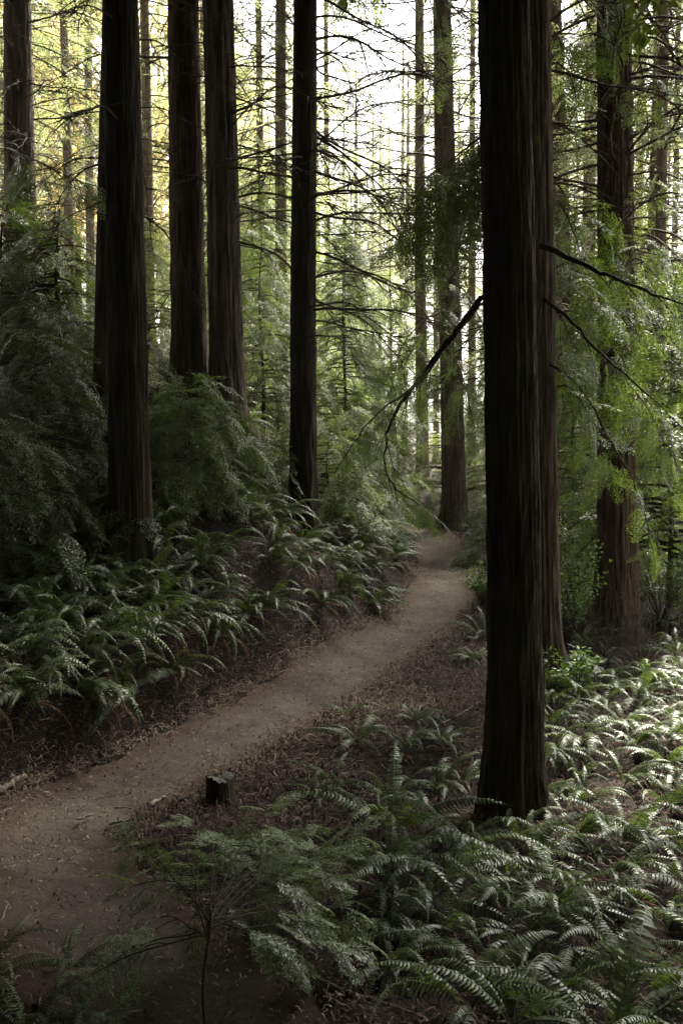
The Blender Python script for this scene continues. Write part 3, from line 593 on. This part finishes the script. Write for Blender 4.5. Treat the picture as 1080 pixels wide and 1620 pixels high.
FR = [frond_mesh(rf, .8, rf.uniform(.75, 1.15), rf.uniform(1.2, 2.2), 29) for _ in range(12)]
FRD = [frond_mesh(rf, .7, rf.uniform(.1, .4), rf.uniform(1.2, 1.8), 26, M['fern_dead'], .06) for _ in range(3)]
def mesh_arr(me):
    V = np.empty(len(me.vertices)*3, np.float32); me.vertices.foreach_get('co', V); Fq = np.empty(len(me.loops), np.int32); me.loops.foreach_get('vertex_index', Fq)
    return V.reshape(-1, 3), Fq.reshape(-1, 4)
FRA = [mesh_arr(m) for m in FR]
def frond_xf(rng, az, tilt, s): return Matrix.Rotation(az, 4, 'Z')@Matrix.Rotation(tilt, 4, 'Y')@Matrix.Rotation(rng.normal(0, .3), 4, 'X')@Matrix.Diagonal((s, s*rng.choice([-1, 1]), s, 1))
def fern_join(rng, nf, s0):
    m = MB()
    for q in range(nf):
        X_ = np.array(frond_xf(rng, q*2.4+rng.normal(0, .3), rng.uniform(-.35, .45), s0*rng.uniform(.6, 1.1))); V, Fq = FRA[rng.randint(len(FRA))]
        m.idx(V@X_[:3, :3].T, Fq)
    return m.mesh('fern', M['fern'])
FJ = [fern_join(rf, rf.randint(10, 16), 1) for _ in range(10)]
FERNS = []
def fern(rng, x, y, s=1.0, nf=None, detailed=True, down=None, z=None, spread=1.0):
    zz = (H1(x, y) if z is None else z)+.01
    if not detailed:
        o = obj('sword_fern', FJ[rng.randint(len(FJ))]); o.location = (x, y, zz); sx = s*rng.uniform(.8, 1.15); o.scale = (sx,)*3; o.rotation_euler = (rng.normal(0, .15), rng.normal(0, .15), rng.uniform(0, 6.3))
        FERNS.append(o); return o
    root = empty('sword_fern', (x, y, zz)); nf = nf or rng.randint(9, 16)
    for q in range(nf):
        az = q*2.4+rng.normal(0, .35)
        if down is not None and rng.rand() < .65: az = down+rng.normal(0, .75)*spread
        o = obj('frond', FR[rng.randint(len(FR))], root); o.matrix_local = frond_xf(rng, az, rng.uniform(-.35, .4), s*rng.uniform(.6, 1.1))
    for q in range(rng.randint(1, 6)):
        o = obj('frond', FRD[rng.randint(len(FRD))], root); o.matrix_local = frond_xf(rng, rng.uniform(0, 6.3), rng.uniform(.1, .5), s*rng.uniform(.5, .9)); o['label'] = 'dead brown frond'
    FERNS.append(root); return root
rng = np.random.RandomState(91)
placed = []
def scatter(n, xr, yr, test, dmin, **kw):
    c = 0
    for _ in range(n*30):
        x = rng.uniform(*xr); y = rng.uniform(*yr)
        if not test(x, y): continue
        if any((x-a)**2+(y-b)**2 < dmin**2 for a, b in placed): continue
        if any(math.hypot(x-t[0].location.x, y-t[0].location.y) < .42 for t in TREES): continue
        placed.append((x, y)); fern(rng, x, y, **kw) if 'sf' not in kw else fern(rng, x, y, s=rng.uniform(*kw['sf']), detailed=kw['detailed'], down=kw.get('down'))
        c += 1
        if c >= n: break
def pd(x, y): d, s, i = pathdist(np.array([x]), np.array([y])); return float(d[0]), float(s[0])
def infr(x, y, m=60): p = proj((x, y, H1(x, y))); return -m < p[0] < 1080+m and p[1] < 1720
def tL(lo, hi): return lambda x, y: pd(x, y)[1] > 0 and lo < pd(x, y)[0] < hi and infr(x, y)
scatter(80, (-5, 0.3), (7.4, 12), tL(.95, 2.3), .32, sf=(.85, 1.3), detailed=True, down=-1.2)
scatter(60, (-6, 0.5), (9.0, 15), tL(1.9, 5.5), .42, sf=(.8, 1.25), detailed=True, down=-1.2)
scatter(40, (-1.2, 2.2), (11.0, 20), tL(.92, 2.9), .36, sf=(.75, 1.0), detailed=True, down=-.6)
scatter(24, (-3, 1), (14, 22), tL(1.8, 6), .7, sf=(.8, 1.1), detailed=False)
for q in range(70):
    i = np.interp(rng.uniform(9.5, 21), PL[:, 1], np.arange(len(PL))); k = int(i); dd = rng.uniform(.82, 1.3); x = PL[k, 0]+Np[k, 0]*dd; y = PL[k, 1]+Np[k, 1]*dd
    if any((x-a)**2+(y-b)**2 < .24**2 for a, b in placed) or any(math.hypot(x-t[0].location.x, y-t[0].location.y) < .4 for t in TREES): continue
    placed.append((x, y)); fern(rng, x, y, rng.uniform(.75, 1.05), None, True, math.atan2(-Np[k, 1], -Np[k, 0]))
for q in range(70):
    y = rng.uniform(7.5, 13); k = int(np.interp(y, PL[:, 1], np.arange(len(PL)))); dd = rng.uniform(.92, 1.25); x = PL[k, 0]+Np[k, 0]*dd; y = PL[k, 1]+Np[k, 1]*dd
    if any((x-a)**2+(y-b)**2 < .28**2 for a, b in placed) or rng.rand() < .3: continue
    placed.append((x, y)); fern(rng, x, y, rng.uniform(.7, 1.15), None, True, math.atan2(-Np[k, 1], -Np[k, 0]))
def tR(x, y):
    d_, s = pd(x, y); p = proj((x, y, H1(x, y)))
    if s > 0 and y > 5: return False
    if d_ < .95 or not infr(x, y): return False
    if 540 < p[0] < 790 and 1020 < p[1] < 1210: return False
    if p[0] < 600 and p[1] > 1240: return False
    if p[0] < 740 and p[1] > 1560: return False
    if p[0] < 790 and 900 < p[1] < 1215: return False
    return True
scatter(95, (.2, 3.4), (3.6, 6.6), tR, .31, sf=(.5, 1.1), detailed=True, down=-1.1)
scatter(85, (.0, 4.6), (6.2, 10.8), lambda x, y: tR(x, y) and proj((x, y, H1(x, y)))[0] > 850, .36, sf=(.55, 1.0), detailed=True, down=-1.3)
scatter(14, (1.9, 3.4), (13, 24), lambda x, y: pd(x, y)[1] < 0 and .9 < pd(x, y)[0] < 2 and infr(x, y), .5, sf=(.5, .8), detailed=False)
scatter(24, (2, 7), (10.5, 18), lambda x, y: proj((x, y, H1(x, y)))[0] > 870 and infr(x, y), .6, sf=(.6, .9), detailed=False)
for px, py, s in [(565, 1180, .75), (520, 1235, .55), (620, 1275, .7), (700, 1245, .75), (640, 1200, .5), (735, 1230, .7), (585, 1300, .6), (690, 1300, .6), (500, 1250, .45), (660, 1150, .45), (752, 1040, .5), (752, 905, .55), (700, 1190, .5), (548, 1140, .5)]:
    Yd = 2.6*F/(py-700); Yd = min(Yd, 12); x = (px-540)/F*Yd; placed.append((x, Yd)); fern(rng, x, Yd, s, detailed=True)
for px, Yd, s in [(20, 4.05, .55), (-40, 4.5, .6), (70, 3.75, .5), (95, 4.7, .5), (130, 4.1, .4)]:
    x = (px-540)/F*Yd; fern(rng, x, Yd, s, 11, True)

LM = [('nearest black trunk', 815, 1270), ('thick left trunk', 200, 870), ('sawn stump', 350, 1235), ('middle trunk', 480, 860), ('furrowed right trunk', 975, 1000), ('far path end', 690, 850),
      ('bottom right corner', 1080, 1620), ('bottom left corner', 0, 1620), ('left picture edge', 0, 950), ('right picture edge', 1080, 1250), ('path bend', 620, 980), ('feathery sapling', 430, 1400), ('brown litter patch', 650, 1130), ('overhung path edge', 330, 1090), ('long fallen stick', 900, 1350), ('bushy evergreen', 310, 740)]
bk = {}
for o in FERNS:
    q = proj(tuple(o.location+Vector((0, 0, .25))))
    nm, lx, ly = min(LM, key=lambda l: (l[1]-q[0])**2+(l[2]-q[1])**2); dx, dy = q[0]-lx, q[1]-ly
    dr = ('right of' if dx > 0 else 'left of') if abs(dx) > abs(dy) else ('below' if dy > 0 else 'above')
    bk.setdefault((nm, dr), []).append((math.hypot(dx, dy), o))
for (nm, dr), l in bk.items():
    for k, (dd, o) in enumerate(sorted(l, key=lambda a: a[0])):
        rank = 'the nearest to it' if k == 0 else '%s nearest to it' % ordn(k+1)
        g = 'sword ferns on the left bank' if o.location.x < .5*(o.location.y-11) and o.location.y > 6 else 'sword ferns right of the path'
        if o.location.y < 5 and o.location.x < 0: g = 'ferns in the bottom left corner'
        tag(o, 'arching green sword fern %s the %s, %s' % (dr, nm, rank), 'fern', g)

# ---------------------------------------------------------------- foreground sapling with drooping layered sprays
def fg_sapling():
    rng = np.random.RandomState(61); base = at(318, 1640, 4.0); base[2] = H1(base[0], base[1])
    root = empty('conifer_sapling', base); tag(root, 'feathery light green sapling spreading over the path in the foreground', 'young tree')
    top = at(330, 1450, 4.1)-base; t = np.linspace(0, 1, 8)[:, None]
    m = MB(); m.tube(np.array([0, 0, -.1])*(1-t)+t*top+.01*np.sin(t*8), np.linspace(.011, .006, 8), 6); m.build('trunk', M['twig'], root)
    wd = MB(); lf = []
    ends = [(210, 1330, 4.7), (270, 1310, 5.0), (330, 1320, 5.2), (430, 1275, 5.6), (500, 1300, 5.4), (560, 1330, 5.3), (560, 1470, 4.6), (470, 1500, 4.4),
            (190, 1500, 4.1), (150, 1540, 4.0), (420, 1340, 5.2), (330, 1380, 4.6), (520, 1390, 4.9), (460, 1430, 4.5), (250, 1440, 4.2), (450, 1320, 5.5), (500, 1350, 5.1), (420, 1320, 5.2), (540, 1430, 4.7), (410, 1470, 4.4), (300, 1360, 4.8)]
    for e in ends:
        E = at(*e)-base; S = top*rng.uniform(.8, 1.0); mid = (S+E)/2+np.array([0, 0, .12*np.linalg.norm(E-S)])
        tt_ = np.linspace(0, 1, 9)[:, None]; P = (1-tt_)**2*S+2*tt_*(1-tt_)*mid+tt_**2*E
        P += np.cumsum(rng.normal(0, .006, P.shape), 0)
        live_branch(rng, wd, lf, P, .0036, SP_FG, .085, .24, .85, .3, 4, .3, 1.0)
    wd.build('limb', M['twig'], root); m = MB(); m.quads(np.concatenate(lf)); m.build('crown', M['needle_pale'], root)
fg_sapling()

# ---------------------------------------------------------------- leafy shrubs and bare twiggy shrubs
def leafy(seed, px, Yd, h, rad, n, label, ll=.06, mat=None):
    rng = np.random.RandomState(seed); x = (px-540)/F*Yd; root = empty('leafy_shrub', (x, Yd, H1(x, Yd))); tag(root, label, 'shrub', None)
    wd = MB(); q = []
    for i in range(n):
        a = rng.uniform(0, 6.28); l = rng.uniform(.5, 1); t = np.linspace(0, 1, 7)[:, None]
        E = np.array([rad*l*math.cos(a), rad*l*math.sin(a), h*rng.uniform(.35, 1)]); P = t*E*np.array([1, 1, 1])+np.array([0, 0, .25*h])*np.sin(t*pi*.5)*(1-t*.6)+np.cumsum(rng.normal(0, .012, (7, 3)), 0)
        wd.tube(P, np.linspace(.006, .002, 7), 4)
        m = 26; u = rng.uniform(.3, 1, m); B = np.stack([np.interp(u, t[:, 0], P[:, c]) for c in range(3)], 1)+rng.normal(0, .03, (m, 3))
        dv = nrm(rng.normal(0, 1, (m, 3))*np.array([1, 1, .4])+E*.3); q.append(kite(B, B+dv*ll*rng.uniform(.6, 1.3, (m, 1)), nrm(np.array([0, 0, 1.])+rng.normal(0, .5, (m, 3))), np.full(m, ll*.6)))
    wd.build('stem', M['twig'], root); m = MB(); m.quads(np.concatenate(q)); m.build('foliage', mat or M['leaf'], root)
leafy(1, 900, 12.6, 1.3, .55, 45, 'yellow green leafy shrub between nearest trunk and furrowed right trunk')
leafy(2, 925, 15, 1.5, .6, 45, 'second leafy shrub standing behind the yellow green one')
leafy(3, 765, 15.5, .7, .35, 26, 'small leafy plant at the path side left of nearest trunk')
leafy(4, 895, 10.4, .45, .4, 22, 'low leafy plant at the foot of the half hidden trunk')
leafy(5, 1050, 14, 1.4, .8, 40, 'leafy shrub at the right edge beside the furrowed trunk')
leafy(6, 420, 15.5, .9, .5, 36, 'small silvery leaved shrub right of the leaning trunk', .05, S2)
leafy(7, 275, 12.4, .5, .3, 18, 'tiny bright seedling beside the thick left trunk', .045)
def bare(seed, px, Yd, h, rad, n, label):
    rng = np.random.RandomState(seed); x = (px-540)/F*Yd; m = MB()
    for i in range(n):
        a = rng.uniform(0, 6.28); t = np.linspace(0, 1, 9)[:, None]; E = np.array([rad*math.cos(a)*rng.rand(), rad*math.sin(a)*rng.rand(), h*rng.uniform(.5, 1)])
        P = t*E+np.array([math.cos(a), math.sin(a), 0])*.15*np.sin(t*pi)+np.cumsum(rng.normal(0, .012, (9, 3)), 0); P[0] = [0, 0, -.05]; m.tube(P, np.linspace(.006, .0015, 9), 4)
        for j in range(5):
            k = rng.randint(3, 8); l = rng.uniform(.1, .4); m.tube(P[k]+np.linspace(0, 1, 4)[:, None]*nrm(rng.normal(0, 1, 3)+np.array([0, 0, .6]))*l+rng.normal(0, .008, (4, 3)), np.linspace(.003, .001, 4), 3)
    o = m.build('bare_shrub', M['twig']); o.location = (x, Yd, H1(x, Yd)); tag(o, label, 'shrub')
bare(1, 960, 12.2, 1.2, .6, 26, 'leafless twiggy shrub in front of the furrowed right trunk base')
bare(2, 1020, 11, 1.1, .6, 22, 'leafless thin shrub right of the furrowed trunk base')
bare(3, 250, 14.5, 1.3, .5, 22, 'pale bare twigs between the thick left trunk and the close pair')
bare(4, 380, 17, 1.5, .8, 24, 'thin bare undergrowth behind the leaning trunk')

# ---------------------------------------------------------------- stump, sticks, logs
def stump():
    b = at(348, 1262, 7.4); b[2] = H1(b[0], b[1]); root = empty('tree_stump', b); tag(root, 'small dark sawn stump at the right edge of the path', 'stump')
    rng = np.random.RandomState(4); th = np.arange(40)*2*pi/40; zz = np.linspace(-.1, .19, 9)
    r = .1*(1+.5*np.exp(-(zz+.05)/.06))[:, None]*(1+.05*np.sin(th*3)+.04*np.sin(th*7+1)+rng.normal(0, .02, (9, 40)))
    V = np.stack([r*np.cos(th), r*np.sin(th), np.broadcast_to(zz[:, None], r.shape)+.018*np.sin(th*2)*(zz > .1)[:, None]+rng.normal(0, .008, (9, 40))*(zz > .12)[:, None]], -1)
    i, j = np.meshgrid(np.arange(8), np.arange(40), indexing='ij'); m = MB(); m.idx(V, np.stack([i*40+j, i*40+(j+1) % 40, (i+1)*40+(j+1) % 40, (i+1)*40+j], -1)); m.build('bark', M['bark'], root, True)
    m = MB(); rings = [V[-1]*np.array([.99, .99, 1])-[0, 0, .002]]
    for f in (.75, .5, .25, .04): rings.append(np.stack([V[-1][:, 0]*f, V[-1][:, 1]*f, V[-1][:, 2]*f+.185*(1-f)+rng.normal(0, .005, 40)], 1))
    i, j = np.meshgrid(np.arange(4), np.arange(40), indexing='ij'); m.idx(np.concatenate(rings), np.stack([i*40+j, i*40+(j+1) % 40, (i+1)*40+(j+1) % 40, (i+1)*40+j], -1))
    mt, n, p = newmat('weathered_endgrain'); c = coord(n); wv = n.nodes.new("ShaderNodeTexWave"); wv.wave_type = 'RINGS'; wv.rings_direction = 'Z'; wv.inputs["Scale"].default_value = 28; wv.inputs["Distortion"].default_value = 4; n.links.new(c, wv.inputs[0])
    n.links.new(ramp(n, wv.outputs[1], [(0, (.022, .024, .018)), (1, (.085, .085, .07))]), p.inputs["Base Color"]); p.inputs["Roughness"].default_value = .8
    m.build('cut_face', mt, root)
stump()
wm, n, p = newmat('weathered_stick'); c = coord(n); n.links.new(ramp(n, noise(n, mapping(n, c, (20, 20, 20)), 1, 4), [(.3, (.06, .045, .035)), (.7, (.24, .19, .15))]), p.inputs["Base Color"]); p.inputs["Roughness"].default_value = .85
def stick(seed, pts, r, label, name='fallen_stick', cat='stick', k=7):
    rng = np.random.RandomState(seed); P = []
    for px, py in pts:
        Yd = 7.0
        for _ in range(12):
            q = at(px, py, Yd); Yd += (q[2]-H1(q[0], q[1]))*F/max(120, py-700)*.8; Yd = min(max(Yd, 2), 60)
        q = at(px, py, Yd); q[2] = H1(q[0], q[1])+r*.6+.006; P.append(q)
    P = catmull(np.array(P), 6); P += rng.normal(0, r*.25, P.shape); base = P[0].copy(); m = MB(); t = np.linspace(0, 1, len(P))
    rad = r*(1-.55*t)*(1+rng.normal(0, .08, len(P))); rad[0] *= .4; rad[-1] *= .3; m.tube(P-base, rad, k)
    o = m.build(name, wm, None, True); o.location = tuple(base); tag(o, label, cat); return o
stick(1, [(820, 1332), (870, 1330), (920, 1345), (960, 1362), (990, 1372)], .009, 'long reddish fallen stick lying below the nearest trunk')
stick(2, [(470, 1540), (530, 1565), (600, 1590), (680, 1618)], .013, 'long pale fallen stick at the bottom, right of the sapling')
stick(3, [(238, 1278), (252, 1268), (264, 1262)], .022, 'chunk of wood on the path edge left of the stump', 'wood_chunk')
stick(4, [(172, 1306), (195, 1302), (212, 1300)], .014, 'flat grey stick in the path below the wood chunk')
stick(5, [(122, 1300), (138, 1294), (150, 1290)], .012, 'small pale stick in the middle of the path')
stick(6, [(-20, 1236), (10, 1232), (44, 1229)], .035, 'short grey log at the left edge beside the path', 'fallen_log', 'log')
stick(7, [(180, 1280), (200, 1280), (218, 1284)], .008, 'thin dark twig on the path above the flat stick')
stick(8, [(2, 1462), (10, 1440), (14, 1430)], .006, 'thin pale twig at the left edge of the path')
#stick(9, [(278, 960), (276, 930), (280, 915)], .006, 'pale upright twig among the ferns below thick left trunk')
stick(10, [(410, 1180), (432, 1190), (434, 1205), (420, 1212)], .006, 'curled pale twig right above the stump')
stick(11, [(760, 1110), (730, 1130), (690, 1150)], .009, 'thin stick across the brown litter patch')

# ---------------------------------------------------------------- litter
def litter(seed, n, xr, yr, test, lmin, lmax, wd_, name, label, mat, lift=.012):
    rng = np.random.RandomState(seed); x = rng.uniform(*xr, n); y = yr[0]+(yr[1]-yr[0])*rng.rand(n)**1.3
    d_, s, i = pathdist(x, y); keep = test(x, y, d_, s, rng); x, y, d_, s = x[keep], y[keep], d_[keep], s[keep]
    n = len(x); a = rng.uniform(0, 6.28, n); L = rng.uniform(lmin, lmax, n)*rng.uniform(.4, 1, n); cv = rng.normal(0, 1.3, n)
    pts = []; px, py, aa = x.copy(), y.copy(), a.copy(); z0 = HT(x, y)-.03*(np.clip(1-(d_/.55)**2, 0, 1)); h = rng.uniform(0, 1, n)**2
    for k in range(4):
        pts.append(np.stack([px, py, z0+lift*.5+lift*h*(1+1.6*math.sin(pi*k/3))+rng.normal(0, .002, n)], 1)); px = px+np.cos(aa)*L/3; py = py+np.sin(aa)*L/3; aa = aa+cv/3
    w_ = wd_*rng.uniform(.6, 1.5, n); V = []; 
    for k in range(4):
        sd_ = np.stack([-np.sin(a+cv*k/3), np.cos(a+cv*k/3), rng.normal(0, .4, n)], 1)*(w_*(1, 1, .8, .3)[k]*.5)[:, None]; V += [pts[k]-sd_, pts[k]+sd_]
    V = np.stack(V, 1); kk = np.arange(n)*8; m = MB(); m.idx(V.reshape(-1, 3), np.concatenate([np.stack([kk+2*j, kk+2*j+1, kk+2*j+3, kk+2*j+2], 1) for j in range(3)]))
    tag(m.build(name, mat), label, 'litter', None, 'stuff')
litter(1, 70000, (-7, 6), (3, 20), lambda x, y, d_, s, r: (d_ > .62) & (abs(x) < y*.42+.3), .04, .17, .0075, 'leaf_litter', 'brown fallen twigs and needles covering the forest floor', M['litter'], .034)
litter(2, 80000, (-4, 3.5), (3, 24), lambda x, y, d_, s, r: (d_ < .75) & (r.rand(len(x)) < .3+.7*(d_/.6)**2), .02, .09, .0085, 'path_litter', 'scattered twigs and needles on the dirt path', M['litter_pale'], .016)

litter(4, 34000, (-2.5, 3), (6.5, 15), lambda x, y, d_, s, r: (d_ > .42) & (s < 0) & (r.rand(len(x)) < np.clip(1.15-.45*d_+.5*np.sin(x*4+y*2.3)*np.sin(y*3.1-x), 0, 1)), .05, .22, .0065, 'twig_litter', 'curled reddish brown twigs beside the path', M['litter_red'], .035)
litter(3, 60000, (-6, 2), (6, 16), lambda x, y, d_, s, r: (d_ > .5) & (d_ < 1.5) & (s > 0), .06, .28, .006, 'bank_litter', 'dead fern bits and roots on the cut bank', M['litter_pale'], .04)
# ---------------------------------------------------------------- haze
hm = bpy.data.materials.new('haze'); hm.use_nodes = True; hn = hm.node_tree; hn.nodes.remove(hn.nodes['Principled BSDF'])
pv = hn.nodes.new("ShaderNodeVolumePrincipled"); pv.inputs["Color"].default_value = (.93, .96, .90, 1); pv.inputs["Density"].default_value = .00032; pv.inputs["Anisotropy"].default_value = .0
hn.links.new(pv.outputs[0], hn.nodes["Material Output"].inputs["Volume"])
zmin = float(Z.min())-1; x0, x1, y0, y1, z0, z1 = -601, 601, -201, 701, zmin, 58
V = [(x, y, z) for z in (z0, z1) for x, y in ((x0, y0), (x1, y0), (x1, y1), (x0, y1))]
mb = MB(); mb.idx(V, [(3, 2, 1, 0), (4, 5, 6, 7), (0, 1, 5, 4), (1, 2, 6, 5), (2, 3, 7, 6), (3, 0, 4, 7)]); tag(mb.build('haze', hm), 'pale mist between the trees', None, None, 'stuff')
